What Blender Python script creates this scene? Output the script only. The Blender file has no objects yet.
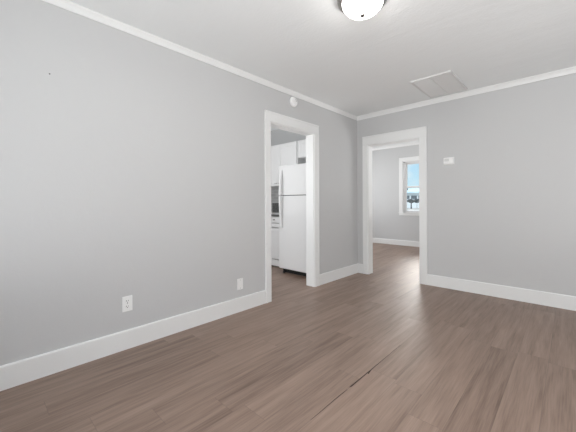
import bpy, bmesh, math, random
from mathutils import Vector, Matrix
random.seed(7)
S = bpy.context.scene
COL = S.collection

# ------------------------------------------------------------------ camera
F_PX, CY, YAW, ROLL, EYE = 299.0, 203.46, math.radians(43.42), 0.00443, 1.12
cd = bpy.data.cameras.new('camera')
cam = bpy.data.objects.new('camera', cd)
COL.objects.link(cam)
cd.sensor_fit = 'HORIZONTAL'
cd.sensor_width = 36.0
cd.lens = F_PX / 576.0 * 36.0
cd.shift_y = -(216.0 - CY) / 576.0
cd.clip_start, cd.clip_end = 0.02, 1000
_f = Vector((-math.sin(YAW), math.cos(YAW), 0))
_r = Vector((math.cos(YAW), math.sin(YAW), 0))
_z = Vector((0, 0, 1))
cr = _r * math.cos(ROLL) - _z * math.sin(ROLL)
cu = _r * math.sin(ROLL) + _z * math.cos(ROLL)
M = Matrix((cr, cu, -_f)).transposed().to_4x4()
M.translation = Vector((0, 0, EYE))
cam.matrix_world = M
S.camera = cam

# ------------------------------------------------------------------ world, lights, exposure
S.view_settings.view_transform = 'Standard'
S.view_settings.look = 'None'
S.view_settings.gamma = 1.0
S.view_settings.use_curve_mapping = False
S.view_settings.exposure = 0.0

W = bpy.data.worlds.new('sky')
S.world = W
W.use_nodes = True
wn, wl = W.node_tree.nodes, W.node_tree.links
wn.clear()
tc = wn.new('ShaderNodeTexCoord')
sep = wn.new('ShaderNodeSeparateXYZ')
wl.new(tc.outputs['Generated'], sep.inputs[0])
grad = wn.new('ShaderNodeValToRGB')
wl.new(sep.outputs['Z'], grad.inputs[0])
grad.color_ramp.elements[0].position = 0.0
grad.color_ramp.elements[0].color = (0.70, 0.92, 1.0, 1)
grad.color_ramp.elements[1].position = 0.30
grad.color_ramp.elements[1].color = (0.28, 0.62, 0.98, 1)
ns = wn.new('ShaderNodeTexNoise')
ns.inputs['Scale'].default_value = 7.0
ns.inputs['Detail'].default_value = 5.0
mp = wn.new('ShaderNodeMapping')
mp.inputs['Scale'].default_value = (1, 1, 2.2)
wl.new(tc.outputs['Generated'], mp.inputs[0])
wl.new(mp.outputs[0], ns.inputs['Vector'])
cr_ = wn.new('ShaderNodeValToRGB')
cr_.color_ramp.elements[0].position = 0.42
cr_.color_ramp.elements[1].position = 0.64
wl.new(ns.outputs['Fac'], cr_.inputs[0])
mx = wn.new('ShaderNodeMix')
mx.data_type = 'RGBA'
wl.new(cr_.outputs['Color'], mx.inputs[0])
wl.new(grad.outputs['Color'], mx.inputs[6])
mx.inputs[7].default_value = (0.95, 0.97, 1.0, 1)
# bright patch added to the unseen upper sky, puts the sheen on the doorway floor
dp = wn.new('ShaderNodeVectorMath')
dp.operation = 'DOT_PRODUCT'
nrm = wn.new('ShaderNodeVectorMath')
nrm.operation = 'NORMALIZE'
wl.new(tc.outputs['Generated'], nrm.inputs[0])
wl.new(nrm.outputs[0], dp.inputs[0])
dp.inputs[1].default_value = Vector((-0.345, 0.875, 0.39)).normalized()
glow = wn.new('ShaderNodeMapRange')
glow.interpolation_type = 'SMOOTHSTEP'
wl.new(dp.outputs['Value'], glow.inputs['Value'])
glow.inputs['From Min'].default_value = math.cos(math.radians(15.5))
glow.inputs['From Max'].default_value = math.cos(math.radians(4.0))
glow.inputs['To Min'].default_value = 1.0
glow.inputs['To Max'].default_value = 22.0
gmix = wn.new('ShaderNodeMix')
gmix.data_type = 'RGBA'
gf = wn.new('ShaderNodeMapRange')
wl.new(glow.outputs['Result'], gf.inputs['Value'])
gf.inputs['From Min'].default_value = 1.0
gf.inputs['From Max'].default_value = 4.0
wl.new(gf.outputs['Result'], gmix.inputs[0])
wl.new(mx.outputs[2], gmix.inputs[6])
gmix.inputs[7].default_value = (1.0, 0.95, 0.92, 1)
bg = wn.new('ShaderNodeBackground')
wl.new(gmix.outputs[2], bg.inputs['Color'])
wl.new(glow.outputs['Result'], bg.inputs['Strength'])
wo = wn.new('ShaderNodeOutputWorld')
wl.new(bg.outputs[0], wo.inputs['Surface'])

# wall planes (metres).  Camera stands at x=0, y=0.
XL, YF, XR, YN = -2.506, 4.283, 1.35, -0.75
BX0, BX1, BY1, BZ = -4.9, 0.45, 7.82, 2.665   # the room beyond the far doorway
WT = 0.12                          # wall thickness
ZC = 2.51                          # ceiling


def area(name, loc, direction, sx, sy, power, color=(1, 1, 1)):
    d = bpy.data.lights.new(name, 'AREA')
    d.shape = 'RECTANGLE'
    d.size, d.size_y = sx, sy
    d.energy = power
    d.color = color
    o = bpy.data.objects.new(name, d)
    o.location = loc
    o.rotation_euler = Vector(direction).to_track_quat('-Z', 'Y').to_euler()
    COL.objects.link(o)
    return o


DAY = (1.0, 1.0, 1.0)
# daylight in the living-room windows, then lights added for kitchen and bedroom
area('daylight_near_window', (0.40, YN + 0.03, 1.45), (0.08, 1, 0.38), 1.3, 1.3, 79, DAY)
area('daylight_left_near_window', (-1.35, YN + 0.03, 1.55), (0, 1, 0), 1.1, 1.2, 2.5, DAY)
area('kitchen_window_fill', (-3.7, 1.04, 1.5), (0, 1, 0), 1.3, 1.1, 22, DAY)  # added light at an unseen window, brightens the kitchen
area('kitchen_ceiling_fill', (-4.2, 2.2, 0.9), (0, 0, 1), 1.0, 1.0, 10, DAY)  # added unseen fill, aimed up at the kitchen ceiling
area('bedroom_window_fill', (BX0 + 0.03, 6.3, 1.5), (1, 0, 0), 1.6, 1.3, 31, DAY)  # added light at an unseen window, brightens the bedroom
area('bedroom_ceiling_fill', (-0.7, 6.0, 0.8), (0, 0, 1), 1.2, 1.2, 50, DAY)  # added unseen fill, aimed up at the bedroom ceiling
sd = bpy.data.lights.new('sun', 'SUN')
sd.energy = 2.6
sd.angle = 0.01
so = bpy.data.objects.new('sun', sd)
so.rotation_euler = Vector((-0.80, 0.05, -0.60)).to_track_quat('-Z', 'Y').to_euler()
COL.objects.link(so)
# added pair of unseen fill lights, aimed up to brighten the ceiling
area('ceiling_fill', (0.70, 2.1, 0.4), (0, 0, 1), 0.8, 2.4, 11, (1.0, 1.0, 1.0))
area('ceiling_fill', (-1.2, -0.38, 0.5), (0, 0, 1), 1.6, 0.6, 7.5, (1.0, 1.0, 1.0))


# ------------------------------------------------------------------ materials
def mat(name, col, rough=0.5, spec=0.5, metal=0.0, bump=None, emit=None):
    m = bpy.data.materials.new(name)
    m.use_nodes = True
    nt = m.node_tree
    b = nt.nodes['Principled BSDF']
    b.inputs['Base Color'].default_value = (*col, 1)
    b.inputs['Roughness'].default_value = rough
    b.inputs['Specular IOR Level'].default_value = spec
    b.inputs['Metallic'].default_value = metal
    if emit:
        b.inputs['Emission Color'].default_value = (*emit[0], 1)
        b.inputs['Emission Strength'].default_value = emit[1]
    if bump:
        sc, st, dist = bump
        g = nt.nodes.new('ShaderNodeNewGeometry')
        n = nt.nodes.new('ShaderNodeTexNoise')
        n.inputs['Scale'].default_value = sc
        n.inputs['Detail'].default_value = 4
        nt.links.new(g.outputs['Position'], n.inputs['Vector'])
        bp = nt.nodes.new('ShaderNodeBump')
        bp.inputs['Strength'].default_value = st
        bp.inputs['Distance'].default_value = dist
        nt.links.new(n.outputs['Fac'], bp.inputs['Height'])
        nt.links.new(bp.outputs[0], b.inputs['Normal'])
    return m


def wall_paint(name, col, stretch=(1, 1, 1), depth=0.004):
    """eggshell paint over lightly trowelled plaster"""
    m = mat(name, col, 0.55, 0.35)
    nt = m.node_tree
    b = nt.nodes['Principled BSDF']
    g = nt.nodes.new('ShaderNodeNewGeometry')
    n1 = nt.nodes.new('ShaderNodeTexNoise')
    n1.inputs['Scale'].default_value = 60
    n1.inputs['Detail'].default_value = 3
    n2 = nt.nodes.new('ShaderNodeTexNoise')
    n2.inputs['Scale'].default_value = 6
    n2.inputs['Detail'].default_value = 6
    n2.inputs['Distortion'].default_value = 0.8
    ad = nt.nodes.new('ShaderNodeMath')
    ad.operation = 'MULTIPLY_ADD'
    ad.inputs[1].default_value = 0.25
    st = nt.nodes.new('ShaderNodeMapping')
    st.inputs['Scale'].default_value = stretch
    st.inputs['Rotation'].default_value = (0, 0, 0.25 if stretch != (1, 1, 1) else 0)
    nt.links.new(g.outputs['Position'], st.inputs[0])
    nt.links.new(g.outputs['Position'], n1.inputs['Vector'])
    nt.links.new(st.outputs[0], n2.inputs['Vector'])
    nt.links.new(n1.outputs['Fac'], ad.inputs[0])
    nt.links.new(n2.outputs['Fac'], ad.inputs[2])
    bp = nt.nodes.new('ShaderNodeBump')
    bp.inputs['Strength'].default_value = 0.35
    bp.inputs['Distance'].default_value = depth
    nt.links.new(ad.outputs[0], bp.inputs['Height'])
    nt.links.new(bp.outputs[0], b.inputs['Normal'])
    return m


def floor_planks():
    m = mat('vinyl_plank', (0.25, 0.19, 0.16), 0.46, 0.75)
    nt = m.node_tree
    N, L = nt.nodes, nt.links
    b = N['Principled BSDF']
    g = N.new('ShaderNodeNewGeometry')
    sp = N.new('ShaderNodeSeparateXYZ')
    L.new(g.outputs['Position'], sp.inputs[0])

    def mth(op, a, bb=None, c=None):
        n = N.new('ShaderNodeMath')
        n.operation = op
        for i, v in enumerate((a, bb, c)):
            if v is None:
                continue
            if isinstance(v, (int, float)):
                n.inputs[i].default_value = v
            else:
                L.new(v, n.inputs[i])
        return n.outputs[0]
    PW, PL = 0.1725, 1.22
    xs = mth('DIVIDE', mth('ADD', sp.outputs['X'], 0.98 + PW * 100), PW)
    row = mth('FLOOR', xs)
    wn1 = N.new('ShaderNodeTexWhiteNoise')
    wn1.noise_dimensions = '1D'
    L.new(row, wn1.inputs['W'])
    ys = mth('ADD', mth('DIVIDE', sp.outputs['Y'], PL), mth('MULTIPLY', wn1.outputs['Value'], 7.3))
    yi = mth('FLOOR', ys)
    cid = N.new('ShaderNodeCombineXYZ')
    L.new(row, cid.inputs[0])
    L.new(yi, cid.inputs[1])
    wn2 = N.new('ShaderNodeTexWhiteNoise')
    wn2.noise_dimensions = '3D'
    L.new(cid.outputs[0], wn2.inputs['Vector'])
    # long grain, shifted on each plank
    gv = N.new('ShaderNodeCombineXYZ')
    L.new(mth('MULTIPLY', sp.outputs['X'], 26.0), gv.inputs[0])
    L.new(mth('ADD', mth('MULTIPLY', sp.outputs['Y'], 1.5), mth('MULTIPLY', wn2.outputs['Value'], 40)), gv.inputs[1])
    L.new(mth('MULTIPLY', wn2.outputs['Value'], 13.0), gv.inputs[2])
    n1 = N.new('ShaderNodeTexNoise')
    n1.inputs['Scale'].default_value = 1.0
    n1.inputs['Detail'].default_value = 5
    n1.inputs['Distortion'].default_value = 0.4
    L.new(gv.outputs[0], n1.inputs['Vector'])
    gv2 = N.new('ShaderNodeCombineXYZ')
    L.new(mth('MULTIPLY', sp.outputs['X'], 150.0), gv2.inputs[0])
    L.new(mth('ADD', mth('MULTIPLY', sp.outputs['Y'], 5.0), mth('MULTIPLY', wn2.outputs['Value'], 70)), gv2.inputs[1])
    n2 = N.new('ShaderNodeTexNoise')
    n2.inputs['Scale'].default_value = 1.0
    n2.inputs['Detail'].default_value = 3
    L.new(gv2.outputs[0], n2.inputs['Vector'])
    val = mth('ADD', mth('MULTIPLY', n1.outputs['Fac'], 0.56),
              mth('ADD', mth('MULTIPLY', n2.outputs['Fac'], 0.36), mth('MULTIPLY', wn2.outputs['Value'], 0.12)))
    ramp = N.new('ShaderNodeValToRGB')
    e = ramp.color_ramp.elements
    e[0].position, e[0].color = 0.30, (0.140, 0.087, 0.061, 1)
    e[1].position, e[1].color = 0.74, (0.360, 0.252, 0.196, 1)
    k = e.new(0.50)
    k.color = (0.252, 0.171, 0.131, 1)
    L.new(val, ramp.inputs[0])
    # bevelled joints between planks
    fx = mth('FRACT', xs)
    fy = mth('FRACT', ys)
    dx = mth('MULTIPLY', mth('MINIMUM', fx, mth('SUBTRACT', 1.0, fx)), PW)
    dy = mth('MULTIPLY', mth('MINIMUM', fy, mth('SUBTRACT', 1.0, fy)), PL)
    d = mth('MINIMUM', dx, dy)
    joint = mth('LESS_THAN', d, 0.0012)
    mixc = N.new('ShaderNodeMix')
    mixc.data_type = 'RGBA'
    L.new(mth('MULTIPLY', joint, 0.35), mixc.inputs[0])
    L.new(ramp.outputs[0], mixc.inputs[6])
    mixc.inputs[7].default_value = (0.07, 0.05, 0.04, 1)
    L.new(mixc.outputs[2], b.inputs['Base Color'])
    h = mth('ADD', mth('MULTIPLY', n2.outputs['Fac'], 0.5), mth('MULTIPLY', n1.outputs['Fac'], 0.5))
    bp = N.new('ShaderNodeBump')
    bp.inputs['Strength'].default_value = 0.5
    bp.inputs['Distance'].default_value = 0.002
    L.new(h, bp.inputs['Height'])
    L.new(bp.outputs[0], b.inputs['Normal'])
    return m


def tile_mat():
    m = mat('grey_tile', (0.3, 0.3, 0.3), 0.3)
    nt = m.node_tree
    b = nt.nodes['Principled BSDF']
    g = nt.nodes.new('ShaderNodeNewGeometry')
    mp_ = nt.nodes.new('ShaderNodeMapping')
    mp_.inputs['Rotation'].default_value = (math.radians(-90), 0, 0)
    nt.links.new(g.outputs['Position'], mp_.inputs[0])
    br = nt.nodes.new('ShaderNodeTexBrick')
    br.inputs['Color1'].default_value = (0.34, 0.34, 0.34, 1)
    br.inputs['Color2'].default_value = (0.45, 0.45, 0.45, 1)
    br.inputs['Mortar'].default_value = (0.5, 0.5, 0.5, 1)
    br.inputs['Scale'].default_value = 1.0
    br.inputs['Mortar Size'].default_value = 0.004
    br.inputs['Brick Width'].default_value = 0.15
    br.inputs['Row Height'].default_value = 0.06
    nt.links.new(mp_.outputs[0], br.inputs['Vector'])
    nt.links.new(br.outputs['Color'], b.inputs['Base Color'])
    return m


def mottled(name, c1, c2, scale, rough):
    m = mat(name, c1, rough)
    nt = m.node_tree
    b = nt.nodes['Principled BSDF']
    g = nt.nodes.new('ShaderNodeNewGeometry')
    n = nt.nodes.new('ShaderNodeTexNoise')
    n.inputs['Scale'].default_value = scale
    n.inputs['Detail'].default_value = 6
    nt.links.new(g.outputs['Position'], n.inputs['Vector'])
    r = nt.nodes.new('ShaderNodeValToRGB')
    r.color_ramp.elements[0].position = 0.35
    r.color_ramp.elements[1].position = 0.65
    r.color_ramp.elements[0].color = (*c1, 1)
    r.color_ramp.elements[1].color = (*c2, 1)
    nt.links.new(n.outputs['Fac'], r.inputs[0])
    nt.links.new(r.outputs[0], b.inputs['Base Color'])
    return m


def glass_pane():
    m = bpy.data.materials.new('window_glass')
    m.use_nodes = True
    nt = m.node_tree
    nt.nodes.clear()
    t = nt.nodes.new('ShaderNodeBsdfTransparent')
    t.inputs[0].default_value = (0.96, 0.98, 0.98, 1)
    gl = nt.nodes.new('ShaderNodeBsdfGlossy')
    gl.inputs['Roughness'].default_value = 0.02
    fr = nt.nodes.new('ShaderNodeFresnel')
    fr.inputs[0].default_value = 1.3
    mxs = nt.nodes.new('ShaderNodeMixShader')
    o = nt.nodes.new('ShaderNodeOutputMaterial')
    nt.links.new(fr.outputs[0], mxs.inputs[0])
    nt.links.new(t.outputs[0], mxs.inputs[1])
    nt.links.new(gl.outputs[0], mxs.inputs[2])
    nt.links.new(mxs.outputs[0], o.inputs[0])
    return m


M_WALL = wall_paint('grey_wall_paint', (0.600, 0.602, 0.604))
M_CEIL = wall_paint('white_ceiling_plaster', (0.91, 0.93, 0.935), (0.22, 0.6, 1), 0.016)
M_TRIM = mat('white_trim_enamel', (0.85, 0.855, 0.85), 0.35)
M_FLOOR = floor_planks()
M_FRIDGE = mat('white_enamel', (0.80, 0.80, 0.80), 0.32, bump=(180, 0.06, 0.001))
M_CAB = mat('white_cabinet_paint', (0.84, 0.84, 0.84), 0.38)
M_GAP = mat('dark_rubber_and_shade', (0.012, 0.012, 0.012), 0.7)  # black deepened to include the shade under refrigerator and cabinet
M_TILE = tile_mat()
M_STONE = mottled('dark_granite', (0.05, 0.05, 0.05), (0.16, 0.16, 0.16), 45, 0.15)
M_NICKEL = mat('brushed_nickel', (0.45, 0.44, 0.42), 0.35, metal=1.0)
M_FINIAL = mat('dark_bronze', (0.13, 0.12, 0.11), 0.45, metal=0.6)
M_PLASTIC = mat('white_plastic', (0.90, 0.90, 0.895), 0.4)
M_GRAYPL = mat('grey_plastic', (0.20, 0.20, 0.20), 0.4)
M_LCD = mat('pale_lcd', (0.70, 0.71, 0.70), 0.3)
M_SLOT = mat('dark_slot', (0.05, 0.05, 0.05), 0.6)
M_SEAM = mat('dark_seam', (0.055, 0.036, 0.028), 0.9)
M_DOME = mat('lit_white_glass', (0.9, 0.9, 0.88), 0.25, emit=((1.0, 0.97, 0.92), 14.0))
M_VENT = mat('white_grille_metal', (0.74, 0.74, 0.735), 0.45)
M_DUCT = mat('dark_duct', (0.25, 0.25, 0.25), 0.8)
M_GLASS = glass_pane()
M_VINYL = mat('white_vinyl', (0.85, 0.85, 0.85), 0.4)
M_SAND = mottled('desert_ground', (0.44, 0.40, 0.36), (0.54, 0.50, 0.46), 0.5, 0.9)
M_STUCCO = mat('pale_stucco', (0.86, 0.88, 0.88), 0.9)
M_ROOF = mat('pale_blue_roof', (0.66, 0.80, 0.84), 0.7)
M_DARKGLASS = mat('dark_window', (0.14, 0.16, 0.17), 0.4)
M_LEAF = mottled('dark_foliage', (0.07, 0.075, 0.075), (0.19, 0.20, 0.19), 3.0, 0.8)
M_BARK = mat('dark_bark', (0.06, 0.05, 0.045), 0.9)

# ------------------------------------------------------------------ mesh helpers
ORIG = {}


class MB:
    """collects shapes given in world coordinates; build() links them as ONE mesh object"""
    def __init__(self):
        self.bm = bmesh.new()

    def _merge(self, t):
        me = bpy.data.meshes.new('tmp')
        t.to_mesh(me)
        t.free()
        self.bm.from_mesh(me)
        bpy.data.meshes.remove(me)
        return self

    def box(self, x0, x1, y0, y1, z0, z1, bev=0.0, seg=2):
        t = bmesh.new()
        bmesh.ops.create_cube(t, size=1.0)
        for v in t.verts:
            v.co = Vector(((x0 + x1) / 2 + v.co.x * (x1 - x0), (y0 + y1) / 2 + v.co.y * (y1 - y0),
                           (z0 + z1) / 2 + v.co.z * (z1 - z0)))
        if bev:
            bmesh.ops.bevel(t, geom=list(t.edges), offset=bev, segments=seg, affect='EDGES', profile=0.5)
        return self._merge(t)

    def prism(self, pts, a, b, axis):
        """2D profile extruded from a to b along axis: 'x' -> pts are (y,z); 'y' -> (x,z); 'z' -> (x,y)"""
        t = bmesh.new()

        def P(p, s):
            return {'x': (s, p[0], p[1]), 'y': (p[0], s, p[1]), 'z': (p[0], p[1], s)}[axis]
        va = [t.verts.new(P(p, a)) for p in pts]
        vb = [t.verts.new(P(p, b)) for p in pts]
        n = len(pts)
        for i in range(n):
            t.faces.new((va[i], va[(i + 1) % n], vb[(i + 1) % n], vb[i]))
        t.faces.new(va[::-1])
        t.faces.new(vb)
        bmesh.ops.recalc_face_normals(t, faces=t.faces)
        return self._merge(t)

    def lathe(self, prof, c, axis='z', n=48):
        """profile of (radius, height) turned about an axis through c"""
        t = bmesh.new()
        rings = []
        for r, h in prof:
            ring = []
            if r < 1e-6:
                ring = [t.verts.new((0, 0, h))]
            else:
                for k in range(n):
                    a = 2 * math.pi * k / n
                    ring.append(t.verts.new((r * math.cos(a), r * math.sin(a), h)))
            rings.append(ring)
        for A, B in zip(rings, rings[1:]):
            for k in range(n):
                k2 = (k + 1) % n
                if len(A) == 1 and len(B) == 1:
                    continue
                if len(A) == 1:
                    t.faces.new((A[0], B[k], B[k2]))
                elif len(B) == 1:
                    t.faces.new((A[k], B[0], A[k2]))
                else:
                    t.faces.new((A[k], B[k], B[k2], A[k2]))
        bmesh.ops.recalc_face_normals(t, faces=t.faces)
        if axis == 'x':
            R = Matrix(((0, 0, 1), (0, 1, 0), (-1, 0, 0)))
        elif axis == '-y':
            R = Matrix(((1, 0, 0), (0, 0, -1), (0, 1, 0)))
        else:
            R = Matrix.Identity(3)
        for v in t.verts:
            v.co = R @ v.co + Vector(c)
        for f in t.faces:
            f.smooth = True
        return self._merge(t)

    def build(self, name, m, parent=None, origin=None, smooth=False):
        if parent is not None:
            o0 = ORIG[parent]
        else:
            o0 = Vector(origin) if origin else Vector((0, 0, 0))
        bmesh.ops.translate(self.bm, verts=self.bm.verts, vec=-o0)
        me = bpy.data.meshes.new(name)
        self.bm.to_mesh(me)
        self.bm.free()
        me.materials.append(m)
        if smooth:
            for p in me.polygons:
                p.use_smooth = True
        o = bpy.data.objects.new(name, me)
        COL.objects.link(o)
        if parent is not None:
            o.parent = parent
        else:
            o.location = o0
        ORIG[o] = o0
        return o


def thing(name, label, cat, loc, group=None):
    o = bpy.data.objects.new(name, None)
    o.empty_display_size = 0.1
    COL.objects.link(o)
    o.location = loc
    o['label'] = label
    o['category'] = cat
    if group:
        o['group'] = group
    ORIG[o] = Vector(loc)
    return o


def tag(o, label, cat, group=None):
    o['label'] = label
    o['category'] = cat
    if group:
        o['group'] = group
    return o


def struct(o):
    o['kind'] = 'structure'
    return o


# ------------------------------------------------------------------ room shell
KZ = 2.62
KX0, KY0 = -5.2, 0.95              # kitchen far corner
KYB = 4.25                          # kitchen back wall
# doorways (clear openings)
DL0, DL1, DLZ = 2.352, 3.152, 2.055       # left wall, along y
DF0, DF1, DFZ = -2.320, -1.523, 2.03      # far wall, along x

fl = struct(MB().box(KX0 - .3, XR + .3, YN - .3, BY1 + .3, -0.12, 0.0).build('floor', M_FLOOR))
# an opened seam between two planks, with a chipped edge
for pts in ([(-0.9815, 1.20), (-0.9825, 1.30), (-0.984, 1.42), (-0.9835, 1.50), (-0.981, 1.545), (-0.979, 1.545), (-0.980, 1.48), (-0.980, 1.40),
             (-0.9795, 1.30), (-0.9805, 1.20)],
            [(-0.984, 1.575), (-0.9845, 1.60), (-0.983, 1.72), (-0.982, 1.86), (-0.981, 2.05), (-0.9805, 2.32), (-0.9785, 2.32), (-0.978, 2.0),
             (-0.9775, 1.85), (-0.968, 1.79), (-0.970, 1.778), (-0.9765, 1.79), (-0.976, 1.66), (-0.976, 1.585)]):
    MB().prism(pts, 0.0, 0.0006, 'z').build('seam_gap', M_SEAM, fl)

struct(MB().box(XL, XR, YN, YF, ZC, ZC + .16).build('ceiling', M_CEIL))
struct(MB().box(KX0 - WT, XL - WT, KY0 - WT, KYB + WT, KZ, KZ + .16).build('ceiling_kitchen', M_CEIL))
struct(MB().box(BX0 - WT, BX1 + WT, YF + WT, BY1 + .16, BZ, BZ + .16).build('ceiling_bedroom', M_CEIL))

wl_ = MB()
wl_.box(XL - WT, XL, YN - WT, DL0, 0, KZ)
wl_.box(XL - WT, XL, DL1, YF, 0, KZ)
wl_.box(XL - WT, XL, DL0, DL1, DLZ, KZ)
wall_left = struct(wl_.build('wall_left', M_WALL))
MB().lathe([(0.0, 0.003), (0.004, 0.003), (0.004, 0.0)], (XL, 0.356, 1.985), 'x', 12).build('nail_hole', M_SLOT, wall_left)

wf = MB()
wf.box(KX0 - WT, DF0, YF, YF + WT, 0, BZ)
wf.box(DF1, XR + WT, YF, YF + WT, 0, BZ)
wf.box(DF0, DF1, YF, YF + WT, DFZ, BZ)
struct(wf.build('wall_back', M_WALL))


def wall_with_hole_x(name, x0, x1, ya, yb, h0, h1, z0, z1, zt):
    m = MB()
    m.box(x0, x1, ya, h0, 0, zt).box(x0, x1, h1, yb, 0, zt)
    m.box(x0, x1, h0, h1, 0, z0).box(x0, x1, h0, h1, z1, zt)
    return struct(m.build(name, M_WALL))


def wall_with_hole_y(name, y0, y1, xa, xb, h0, h1, z0, z1, zt):
    m = MB()
    m.box(xa, h0, y0, y1, 0, zt).box(h1, xb, y0, y1, 0, zt)
    m.box(h0, h1, y0, y1, 0, z0).box(h0, h1, y0, y1, z1, zt)
    return struct(m.build(name, M_WALL))


struct(MB().box(XR, XR + WT, YN - WT, YF, 0, ZC).build('wall_right', M_WALL))
m = MB()
for a, b in ((XL, -1.95), (-0.75, -0.25), (1.05, XR)):
    m.box(a, b, YN - WT, YN, 0, ZC)
for a, b in ((-1.95, -0.75), (-0.25, 1.05)):
    m.box(a, b, YN - WT, YN, 0, 0.8).box(a, b, YN - WT, YN, 2.1, ZC)
struct(m.build('wall_front', M_WALL))
struct(MB().box(KX0 - WT, KX0, KY0 - WT, KYB + WT, 0, KZ).build('wall_kitchen_left', M_WALL))
wall_with_hole_y('wall_kitchen_front', KY0 - WT, KY0, KX0, XL - WT, -4.4, -3.0, 0.92, 2.08, KZ)
struct(MB().box(KX0, XL - WT, KYB, YF, 0, KZ).build('wall_kitchen_back', M_WALL))
wall_with_hole_x('wall_bedroom_left', BX0 - WT, BX0, YF + WT, BY1 + .16, 5.5, 7.1, 0.85, 2.15, BZ)
struct(MB().box(BX1, BX1 + WT, YF + WT, BY1 + .16, 0, BZ).build('wall_bedroom_right', M_WALL))

# bedroom window opening
WX0, WX1, WZ0, WZ1 = -3.222, -2.462, 0.868, 2.212
wall_with_hole_y('wall_bedroom_back', BY1, BY1 + .16, BX0, BX1, WX0, WX1, WZ0, WZ1, BZ)


# ------------------------------------------------------------------ trim
def bb_profile(s=1):           # (out, z) baseboard with eased top
    return [(0, 0), (0.015 * s, 0), (0.015 * s, 0.140), (0.011 * s, 0.147), (0, 0.147)]


def crown_profile(s, zc):
    return [(0, zc), (0.040 * s, zc), (0.040 * s, zc - 0.010), (0.028 * s, zc - 0.020), (0.020 * s, zc - 0.034),
            (0.016 * s, zc - 0.046), (0.013 * s, zc - 0.057), (0, zc - 0.057)]


CLN = 0.083
CL = 0.094                       # casing width
bl = MB()
bl.prism([(XL + o, z) for o, z in bb_profile()], YN, DL0 - CLN, 'y')
bl.prism([(XL + o, z) for o, z in bb_profile()], DL1 + CL, YF, 'y')
struct(bl.build('baseboard_left', M_TRIM))
b2 = MB()
b2.prism([(YF - o, z) for o, z in bb_profile()], XL + 0.015, DF0 - CLN, 'x')
b2.prism([(YF - o, z) for o, z in bb_profile()], DF1 + CL, XR, 'x')
struct(b2.build('baseboard_back', M_TRIM))
struct(MB().prism([(XR - o, z) for o, z in bb_profile()], YN, YF - .015, 'y').build('baseboard_right', M_TRIM))
struct(MB().prism([(YN + o, z) for o, z in bb_profile()], XL + .015, XR - .015, 'x').build('baseboard_front', M_TRIM))
b3 = MB()
b3.prism([(BY1 - o, z * .92) for o, z in bb_profile()], BX0, BX1, 'x')
struct(b3.build('baseboard_bedroom', M_TRIM))
struct(MB().prism([(XL + o * 0.5, z) for o, z in crown_profile(1, ZC)], YN, YF, 'y').build('trim_1', M_TRIM))
struct(MB().prism([(YF - o, z) for o, z in crown_profile(1, ZC)], XL, XR, 'x').build('trim_2', M_TRIM))
struct(MB().prism([(BY1 - o, z) for o, z in crown_profile(1, BZ)], BX0, BX1, 'x').build('trim_3', M_TRIM))


# ---- cased doorways
def casing_prof(u0, u1, base, s):
    """flat casing with a raised outer band; u along wall (u0 inner edge, u1 outer edge), base wall plane, s outward sign"""
    d = 1 if u1 > u0 else -1
    return [(u0, base), (u0, base + s * .014), (u0 + d * .004, base + s * .018), (u1 - d * .024, base + s * .018),
            (u1 - d * .021, base + s * .022), (u1 - d * .002, base + s * .022), (u1, base + s * .019), (u1, base)]


RV = 0.006                      # reveal
d1 = bpy.data.objects.new('door_1', None)
COL.objects.link(d1)
d1.location = (XL, (DL0 + DL1) / 2, 0)
ORIG[d1] = Vector(d1.location)
struct(d1)
J = 0.02
for a, b in ((DL0, DL0 - CLN), (DL1, DL1 + CL)):
    p = [(y, x) for (y, x) in casing_prof(a, b, XL, 1)]
    MB().prism([(x, y) for (y, x) in p], 0, DLZ, 'z').build('side_casing', M_TRIM, d1)
hp = casing_prof(DLZ, DLZ + 0.120, XL, 1)
MB().prism([(x, z) for z, x in hp], DL0 - CLN, DL1 + CL, 'y').build('head_casing', M_TRIM, d1)
for a, b in ((DL0, DL0 + .012), (DL1 - .012, DL1)):
    MB().box(XL - WT - .006, XL + .004, a, b, 0, DLZ - 0.012, 0.001).build('jamb', M_TRIM, d1)
MB().box(XL - WT - .006, XL + .004, DL0, DL1, DLZ - .012, DLZ, 0.001).build('head_jamb', M_TRIM, d1)

d2 = bpy.data.objects.new('door_2', None)
COL.objects.link(d2)
d2.location = ((DF0 + DF1) / 2, YF, 0)
ORIG[d2] = Vector(d2.location)
struct(d2)
for a, b in ((DF0, DF0 - CLN), (DF1, DF1 + CL)):
    MB().prism(casing_prof(a, b, YF, -1), 0, DFZ, 'z').build('side_casing', M_TRIM, d2)
hp = casing_prof(DFZ, DFZ + 0.138, YF, -1)
MB().prism([(y, z) for z, y in hp], DF0 - CLN, DF1 + CL, 'x').build('head_casing', M_TRIM, d2)
for a, b in ((DF0, DF0 + .012), (DF1 - .012, DF1)):
    MB().box(a, b, YF - .004, YF + WT + .006, 0, DFZ - .012, 0.001).build('jamb', M_TRIM, d2)
MB().box(DF0, DF1, YF - .004, YF + WT + .006, DFZ - .012, DFZ, 0.001).build('head_jamb', M_TRIM, d2)
MB().box(DF0 + .012, DF0 + .0145, YF + .055, YF + .085, 0.955, 1.03, 0.001).build('strike_plate', M_PLASTIC, d2)

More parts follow.
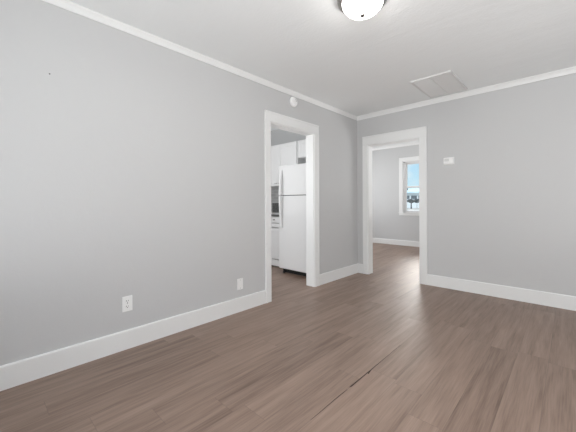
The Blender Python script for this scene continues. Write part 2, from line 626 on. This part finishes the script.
# ---- bedroom window
w1 = bpy.data.objects.new('window_1', None)
COL.objects.link(w1)
w1.location = ((WX0 + WX1) / 2, BY1, WZ0)
ORIG[w1] = Vector(w1.location)
struct(w1)
CW = 0.098
m = MB()
m.box(WX0 - CW, WX0, BY1 - .018, BY1, WZ0 - .01, WZ1 + .1, .002)
m.box(WX1, WX1 + CW, BY1 - .018, BY1, WZ0 - .01, WZ1 + .1, .002)
m.box(WX0, WX1, BY1 - .018, BY1, WZ1, WZ1 + .1, .002)
m.build('casing', M_TRIM, w1)
MB().box(WX0 - CW - .005, WX1 + CW + .005, BY1 - .035, BY1 + .06, WZ0 - .022, WZ0, .003).box(
    WX0 - CW, WX1 + CW, BY1 - .018, BY1, WZ0 - .075, WZ0 - .022, .002).build('window_sill', M_TRIM, w1)
m = MB()
for a, b in ((WX0, WX0 + .012), (WX1 - .012, WX1)):
    m.box(a, b, BY1, BY1 + .16, WZ0, WZ1)
m.box(WX0, WX1, BY1, BY1 + .16, WZ1 - .012, WZ1)
# tracks
for a, b in ((WX0 + .012, WX0 + .034), (WX1 - .034, WX1 - .012)):
    m.box(a, b, BY1 + .055, BY1 + .16, WZ0, WZ1 - .012)
m.box(WX0, WX1, BY1 + .055, BY1 + .16, WZ1 - .034, WZ1 - .012)
m.build('window_frame', M_VINYL, w1)
MZ = 1.535
for nm, y0, z0, z1 in (('upper_sash', BY1 + .105, MZ - .025, WZ1 - .034), ('lower_sash', BY1 + .065, WZ0, MZ + .025)):
    m = MB()
    a, b = WX0 + .034, WX1 - .034
    m.box(a, a + .038, y0, y0 + .03, z0, z1, .002).box(b - .038, b, y0, y0 + .03, z0, z1, .002)
    m.box(a + .038, b - .038, y0, y0 + .03, z0, z0 + .05, .002).box(a + .038, b - .038, y0, y0 + .03, z1 - .042, z1, .002)
    s = m.build(nm, M_VINYL, w1)
    MB().box(a + .036, b - .036, y0 + .013, y0 + .017, z0 + .048, z1 - .04).build('pane', M_GLASS, s)

# hidden-side windows of the living room, kitchen and bedroom (area lights above stand in for their daylight)
def plain_window_x(name, x0, x1, ya, yb, z0, z1):
    r = bpy.data.objects.new(name, None)
    COL.objects.link(r)
    r.location = (x0, (ya + yb) / 2, z0)
    ORIG[r] = Vector(r.location)
    struct(r)
    m = MB()
    m.box(x0, x1, ya, ya + .05, z0, z1).box(x0, x1, yb - .05, yb, z0, z1).box(x0, x1, ya, yb, z0, z0 + .05).box(x0, x1, ya, yb, z1 - .05, z1)
    m.box(x0, x1, (ya + yb) / 2 - .025, (ya + yb) / 2 + .025, z0, z1)
    m.build('window_frame', M_VINYL, r)


def plain_window_y(name, y0, y1, xa, xb, z0, z1):
    r = bpy.data.objects.new(name, None)
    COL.objects.link(r)
    r.location = ((xa + xb) / 2, y0, z0)
    ORIG[r] = Vector(r.location)
    struct(r)
    m = MB()
    m.box(xa, xa + .05, y0, y1, z0, z1).box(xb - .05, xb, y0, y1, z0, z1).box(xa, xb, y0, y1, z0, z0 + .05).box(xa, xb, y0, y1, z1 - .05, z1)
    m.box((xa + xb) / 2 - .025, (xa + xb) / 2 + .025, y0, y1, z0, z1)
    m.build('window_frame', M_VINYL, r)


plain_window_y('window_3', YN - .09, YN - .04, -0.25, 1.05, 0.8, 2.1)
plain_window_y('window_2', YN - .09, YN - .04, -1.95, -0.75, 0.8, 2.1)
plain_window_y('window_4', KY0 - .09, KY0 - .04, -4.4, -3.0, 0.92, 2.08)
plain_window_x('window_5', BX0 - .09, BX0 - .04, 5.5, 7.1, 0.85, 2.15)

# ------------------------------------------------------------------ living-room fixtures
LX, LY = -1.015, 1.812
t = thing('ceiling_light', 'lit white glass dome ceiling light at the top edge of the photo', 'ceiling light', (LX, LY, ZC))
MB().lathe([(0.0, 0), (0.170, 0), (0.172, -0.006), (0.168, -0.02), (0.162, -0.032), (0.150, -0.036), (0.0, -0.036)],
           (LX, LY, ZC)).build('pan', M_NICKEL, t)
prof = []
for k in range(15):
    a = math.pi / 2 * k / 14
    prof.append((0.136 * math.cos(a) ** 1.0 if k < 14 else 0.0, -0.034 - 0.090 * math.sin(a)))
MB().lathe(prof, (LX, LY, ZC)).build('glass_dome', M_DOME, t)
MB().lathe([(0.0, -0.120), (0.015, -0.121), (0.017, -0.125), (0.016, -0.131), (0.009, -0.136), (0.0, -0.137)],
           (LX, LY, ZC), n=24).build('finial', M_FINIAL, t)

VX0, VX1, VY0, VY1 = -1.335, -0.906, 3.45, 4.14
t = thing('ceiling_vent', 'white louvred air return grille on the ceiling near the far wall', 'vent', ((VX0 + VX1) / 2, (VY0 + VY1) / 2, ZC))
m = MB()
fw, fh = 0.024, 0.018
m.box(VX0, VX1, VY0, VY0 + fw, ZC - fh, ZC, .003).box(VX0, VX1, VY1 - fw, VY1, ZC - fh, ZC, .003)
m.box(VX0, VX0 + fw, VY0 + fw, VY1 - fw, ZC - fh, ZC, .003).box(VX1 - fw, VX1, VY0 + fw, VY1 - fw, ZC - fh, ZC, .003)
m.build('frame', M_VENT, t)
MB().box(VX0 + .02, VX1 - .02, VY0 + .02, VY1 - .02, ZC - .002, ZC).build('backing', M_DUCT, t)
nl = 22
y0, y1 = VY0 + fw, VY1 - fw
xm = (VX0 + VX1) / 2
for xa, xb, tilt in ((VX0 + fw, xm - .006, 44), (xm + .006, VX1 - fw, 26)):
    m = MB()
    ct, st = math.cos(math.radians(tilt)), math.sin(math.radians(tilt))
    for k in range(nl):
        yc, zc = y0 + (k + .5) * (y1 - y0) / nl, ZC - .011
        m.prism([(yc + ct * u - st * w, zc - st * u - ct * w) for u, w in ((.0145, -.0006), (.0145, .0006), (-.0145, .0006), (-.0145, -.0006))], xa, xb, 'x')
    m.build('louvres', M_VENT, t)
MB().box(xm - .006, xm + .006, y0, y1, ZC - .015, ZC - .002, .001).build('center_bar', M_VENT, t)

SY, SZ = 2.747, 2.380
t = thing('smoke_detector', 'round white smoke detector on left wall above the kitchen doorway', 'smoke detector', (XL, SY, SZ))
MB().lathe([(0.0, 0.0), (0.062, 0.0), (0.062, 0.008), (0.060, 0.012)], (XL, SY, SZ), 'x').lathe(
    [(0.060, 0.012), (0.057, 0.022), (0.048, 0.029), (0.030, 0.032), (0.0, 0.033)], (XL, SY, SZ), 'x').build('housing', M_PLASTIC, t)
MB().lathe([(0.0, 0.0365), (0.012, 0.0365), (0.013, 0.031)], (XL, SY - .012, SZ - .01), 'x', 20).build('test_button', M_PLASTIC, t)
m = MB()
for k in range(3):
    m.box(XL + .028, XL + .0328, SY + .016 - k * .003, SY + .034 - k * .006, SZ + .006 + k * .010, SZ + .010 + k * .010)
m.build('sounder_slots', M_GRAYPL, t)

# wall plates
OY, OZ = 0.826, 0.348
t = thing('wall_outlet', 'white duplex power outlet on left wall, nearest to the camera', 'outlet', (XL, OY, OZ - .0575))
MB().box(XL, XL + .006, OY - .037, OY + .037, OZ - .059, OZ + .059, .0025).build('cover_plate', M_PLASTIC, t)
for dz in (-.021, .021):
    m = MB()
    pts = []
    for k in range(28):
        a = 2 * math.pi * k / 28
        pts.append((OY + .0165 * math.cos(a), OZ + dz + max(-.0135, min(.0135, .0175 * math.sin(a)))))
    m.prism(pts, XL + .004, XL + .008, 'x')
    rc = m.build('receptacle', M_PLASTIC, t)
    m = MB()
    m.box(XL + .0075, XL + .0084, OY - .0085, OY - .0055, OZ + dz - .002, OZ + dz + .008)
    m.box(XL + .0075, XL + .0084, OY + .0055, OY + .008, OZ + dz - .001, OZ + dz + .007)
    m.lathe([(0, .0084), (.0032, .0084), (.0032, .0075)], (XL, OY, OZ + dz - .008), 'x', 12)
    m.build('slots', M_SLOT, rc)
MB().lathe([(0, .0075), (.003, .007), (.0035, .0055)], (XL, OY, OZ), 'x', 12).build('screw', M_GRAYPL, t)

PY, PZ = 1.915, 0.284
t = thing('wall_plate', 'plain white wall plate low on left wall beside the kitchen doorway', 'wall plate', (XL, PY, PZ - .0575))
MB().box(XL, XL + .006, PY - .037, PY + .037, PZ - .057, PZ + .057, .0025).build('cover_plate', M_PLASTIC, t)
for dz in (-.042, .042):
    MB().lathe([(0, .0075), (.003, .007), (.0035, .0055)], (XL, PY, PZ + dz), 'x', 12).build('screw', M_GRAYPL, t)

TX, TZ = -1.155, 1.665
t = thing('thermostat', 'small white thermostat on the far wall right of the doorway', 'thermostat', (TX, YF, TZ - .045))
MB().box(TX - .064, TX + .064, YF - .006, YF, TZ - .047, TZ + .047, .002).build('wall_plate', M_PLASTIC, t)
MB().box(TX - .059, TX + .059, YF - .028, YF - .005, TZ - .042, TZ + .042, .005).build('cover', M_PLASTIC, t)
MB().box(TX - .048, TX + .008, YF - .0287, YF - .027, TZ - .006, TZ + .028, .0004).build('display', M_LCD, t)
m = MB()
for dz in (-.008, .016):
    m.box(TX + .022, TX + .046, YF - .0305, YF - .027, TZ + dz, TZ + dz + .014, .001)
m.build('buttons', M_PLASTIC, t)

# ------------------------------------------------------------------ kitchen
struct(MB().box(-5.0, -3.44, KYB - .008, KYB, 0.93, 1.46).build('wall_kitchen_tile', M_TILE))

# refrigerator
RX0, RX1, RY, RZ = -3.445, -2.72, 3.42, 1.722
t = thing('refrigerator', 'white top-freezer refrigerator seen through the left doorway', 'refrigerator', ((RX0 + RX1) / 2, 3.78, 0))
MB().box(RX0 + .008, RX1 - .008, RY + .075, 4.20, .088, RZ - .012, .008).build('cabinet_body', M_FRIDGE, t)
sp_ = 1.247
fd = MB().box(RX0, RX1, RY, RY + .065, sp_ + .004, RZ, .012, 3).build('freezer_door', M_FRIDGE, t)
rd = MB().box(RX0, RX1, RY, RY + .065, .078, sp_ - .005, .012, 3).build('refrigerator_door', M_FRIDGE, t)
MB().box(RX0 + .02, RX1 - .02, RY + .03, RY + .078, .09, RZ - .02).build('door_gasket', M_GAP, t)
MB().box(RX0 + .02, RX1 - .02, RY + .080, RY + .30, .003, .0885, .001).build('kick_grille', M_GAP, t)
for x in (RX0 + .06, RX1 - .06):
    for y in (RY + .055, 4.14):
        MB().lathe([(0, 0), (.022, 0), (.022, .012), (.012, .014), (.012, .088), (0, .088)], (x, y, 0), 'z', 16).build('foot', M_GAP, t)
MB().box(RX1 - .09, RX1 - .02, RY + .005, RY + .10, RZ - .002, RZ + .014, .004).build('hinge_cover', M_FRIDGE, t)


def fridge_handle(z0, z1, flip, par):
    """tapering bar: thick at the seam end, thin and flush at the other"""
    hx = RX0 + .080
    t_ = bmesh.new()
    n = 12
    rings = []
    for k in range(n + 1):
        u = k / n
        z = z0 + (z1 - z0) * u
        w = u if not flip else 1 - u       # 0 at seam end, 1 at far end
        hw = .027 - .014 * w
        out = .052 * (1 - w ** 2.2) + .012
        inn = max(0.0, out - .022) if 0.06 < w < 0.9 else 0.0
        ys = (RY + .002 - inn, RY - out)
        rings.append([t_.verts.new(p) for p in ((hx - hw, ys[0], z), (hx + hw, ys[0], z), (hx + hw * .75, ys[1], z), (hx - hw * .75, ys[1], z))])
    for A, B in zip(rings, rings[1:]):
        for k in range(4):
            t_.faces.new((A[k], A[(k + 1) % 4], B[(k + 1) % 4], B[k]))
    t_.faces.new(rings[0][::-1])
    t_.faces.new(rings[-1])
    bmesh.ops.recalc_face_normals(t_, faces=t_.faces)
    bmesh.ops.bevel(t_, geom=[e for e in t_.edges if e.is_manifold and e.calc_face_angle(0) > .6], offset=.004, segments=2, affect='EDGES')
    mb = MB()
    mb._merge(t_)
    mb.build('handle', M_FRIDGE, par)


fridge_handle(sp_ + .012, 1.66, False, fd)
fridge_handle(0.73, sp_ - .012, True, rd)


def shaker(mb, x0, x1, y, z0, z1, st=.06):
    mb.box(x0, x0 + st, y - .019, y, z0, z1, .0015).box(x1 - st, x1, y - .019, y, z0, z1, .0015)
    mb.box(x0 + st, x1 - st, y - .019, y, z0, z0 + st, .0015).box(x0 + st, x1 - st, y - .019, y, z1 - st, z1, .0015)
    mb.box(x0 + st - .002, x1 - st + .002, y - .011, y - .003, z0 + st - .002, z1 - st + .002)
    return mb


def pull(x, y, z, w, par):
    mb = MB()
    mb.box(x - w / 2, x + w / 2, y - .030, y - .020, z - .005, z + .005, .002)
    for s in (-1, 1):
        mb.box(x + s * (w / 2 - .012) - .004, x + s * (w / 2 - .012) + .004, y - .024, y, z - .004, z + .004)
    mb.build('handle', M_NICKEL, par)


# wall cabinets: tall pair, then the short one over the refrigerator
UY = 3.94
t = thing('wall_cabinet', 'tall white wall cabinet over the kitchen counter left of the refrigerator', 'cabinet', (-3.96, 4.09, 1.45), 'white kitchen wall cabinets')
MB().box(-4.43, -3.487, UY + .001, KYB - .001, 1.45, 2.222, .002).build('body', M_CAB, t)
for a, b, hx in ((-4.428, -3.962, -4.01), (-3.957, -3.500, -3.91)):
    d = shaker(MB(), a, b, UY, 1.453, 2.215).build('door', M_CAB, t)
    pull(hx, UY - .019, 1.495, .05, d)
t = thing('wall_cabinet', 'short white wall cabinet mounted above the refrigerator', 'cabinet', (-3.07, 4.09, 1.915), 'white kitchen wall cabinets')
MB().box(-3.468, -2.645, UY + .001, KYB - .001, 1.915, 2.222, .002).build('body', M_CAB, t)
for a, b, hx in ((-3.462, -3.062, -3.10), (-3.057, -2.652, -3.01)):
    d = shaker(MB(), a, b, UY, 1.920, 2.215).build('door', M_CAB, t)
    pull(hx, UY - .019, 1.95, .04, d)

# base cabinet and counter
BY = 3.66
t = thing('base_cabinet', 'white base cabinet with a drawer beside the refrigerator', 'cabinet', (-3.95, 3.95, 0))
MB().box(-4.43, -3.49, BY + .055, KYB - .001, .155, .895, .002).build('body', M_CAB, t)
MB().box(-4.43, -3.49, BY + .010, KYB - .03, .022, .130).build('toe_kick', M_CAB, t)
MB().box(-4.425, -3.495, BY + .05, KYB - .03, 0, .155).build('shadow_plinth', M_GAP, t)  # dark block: shadow lines above and below the toe kick, put into colour
for a, b in ((-4.425, -3.962), (-3.955, -3.495)):
    d = MB().box(a, b, BY - .019, BY + .056, .784, .886, .003).build('drawer', M_CAB, t)
    MB().box(a, b, BY - .019, BY + .056, .706, .769, .003).build('rail', M_CAB, t)
    MB().lathe([(0, .030), (.012, .029), (.015, .024), (.012, .018), (.006, .014), (.006, 0)], ((a + b) / 2 - .045, BY - .019, .838), '-y', 20).build('knob', M_NICKEL, d)
    d = shaker(MB().box(a, b, BY - .003, BY + .056, .15, .690), a, b, BY, .15, .690).build('door', M_CAB, t)
    MB().lathe([(0, .030), (.012, .029), (.015, .024), (.012, .018), (.006, .014), (.006, 0)],
               ((a + .035) if a > -4 else (b - .035), BY - .019, .65), '-y', 20).build('knob', M_NICKEL, d)
t = thing('countertop', 'pale countertop with a dark edge and dark upstand, beside the refrigerator', 'countertop', (-3.95, 3.93, .896))
MB().box(-4.44, -3.475, BY - .026, KYB - .009, .896, .938, .003).build('slab', M_CAB, t)
MB().box(-4.44, -3.475, BY - .034, BY - .026, .897, .932, .002).build('edge_band', M_STONE, t)
MB().box(-4.44, -3.475, KYB - .028, KYB - .009, .938, 1.13, .002).build('splash', M_STONE, t)

# ------------------------------------------------------------------ outside the bedroom window
gz = -0.3
struct(MB().box(-160, 100, BY1 + 1.0, 200, gz - .2, gz).build('ground', M_SAND))


def along(u_px, depth):
    a = (u_px - 288) / F_PX
    return (_f + _r * a) * depth


c = along(414, 85)
bt = t = thing('distant_building', 'pale distant building with light blue roof seen through the bedroom window', 'building', (c.x, c.y, gz))
HW = 9.0
MB().box(c.x - HW, c.x + HW, c.y, c.y + 8, gz, 4.0).build('wall', M_STUCCO, t)
MB().prism([(c.y - .7, 3.9), (c.y - .7, 4.1), (c.y + 4, 5.75), (c.y + 8.7, 4.1), (c.y + 8.7, 3.9)], c.x - HW - .5, c.x + HW + .5, 'x').build('roof', M_ROOF, t)
MB().box(c.x - 1.9, c.x - 1.3, c.y + 1.3, c.y + 1.9, 4.4, 5.35).build('roof_vent', M_DARKGLASS, t)
for k in range(-4, 5):
    x = c.x + k * 2.0
    w = MB().box(x - .78, x + .78, c.y - .06, c.y + .1, 2.25, 3.2).build('window', M_DARKGLASS, t)
    MB().box(x - .82, x + .82, c.y - .1, c.y + .02, 2.15, 2.25).build('sill', M_STUCCO, w)


bt.rotation_euler.z = math.radians(35)


def bush_tree(u, depth, r, hz, trunk_r, label, group):
    p = along(u, depth)
    t = thing('distant_tree', label, 'tree', (p.x, p.y, gz), group)
    tb = bmesh.new()
    bmesh.ops.create_icosphere(tb, subdivisions=3, radius=1.0)
    rnd = random.Random(int(u * 10))
    for v in tb.verts:
        s = 1 + rnd.uniform(-.28, .22)
        v.co = Vector((p.x + v.co.x * r * s, p.y + v.co.y * r * s, hz + v.co.z * .5 * s))
    mb = MB()
    mb._merge(tb)
    mb.build('crown', M_LEAF, t)
    MB().lathe([(0, gz), (trunk_r * 1.25, gz), (trunk_r, gz + .5), (trunk_r * .8, hz), (0, hz)], (p.x, p.y, 0), 'z', 12).build('trunk', M_BARK, t)


bush_tree(411.2, 74, .95, 1.62, .13, 'low dark tree with a bare trunk in the middle of the window view', None)
bush_tree(417, 76, .85, 1.66, .04, 'low dark tree in the window view, right of the bare-trunked one', None)
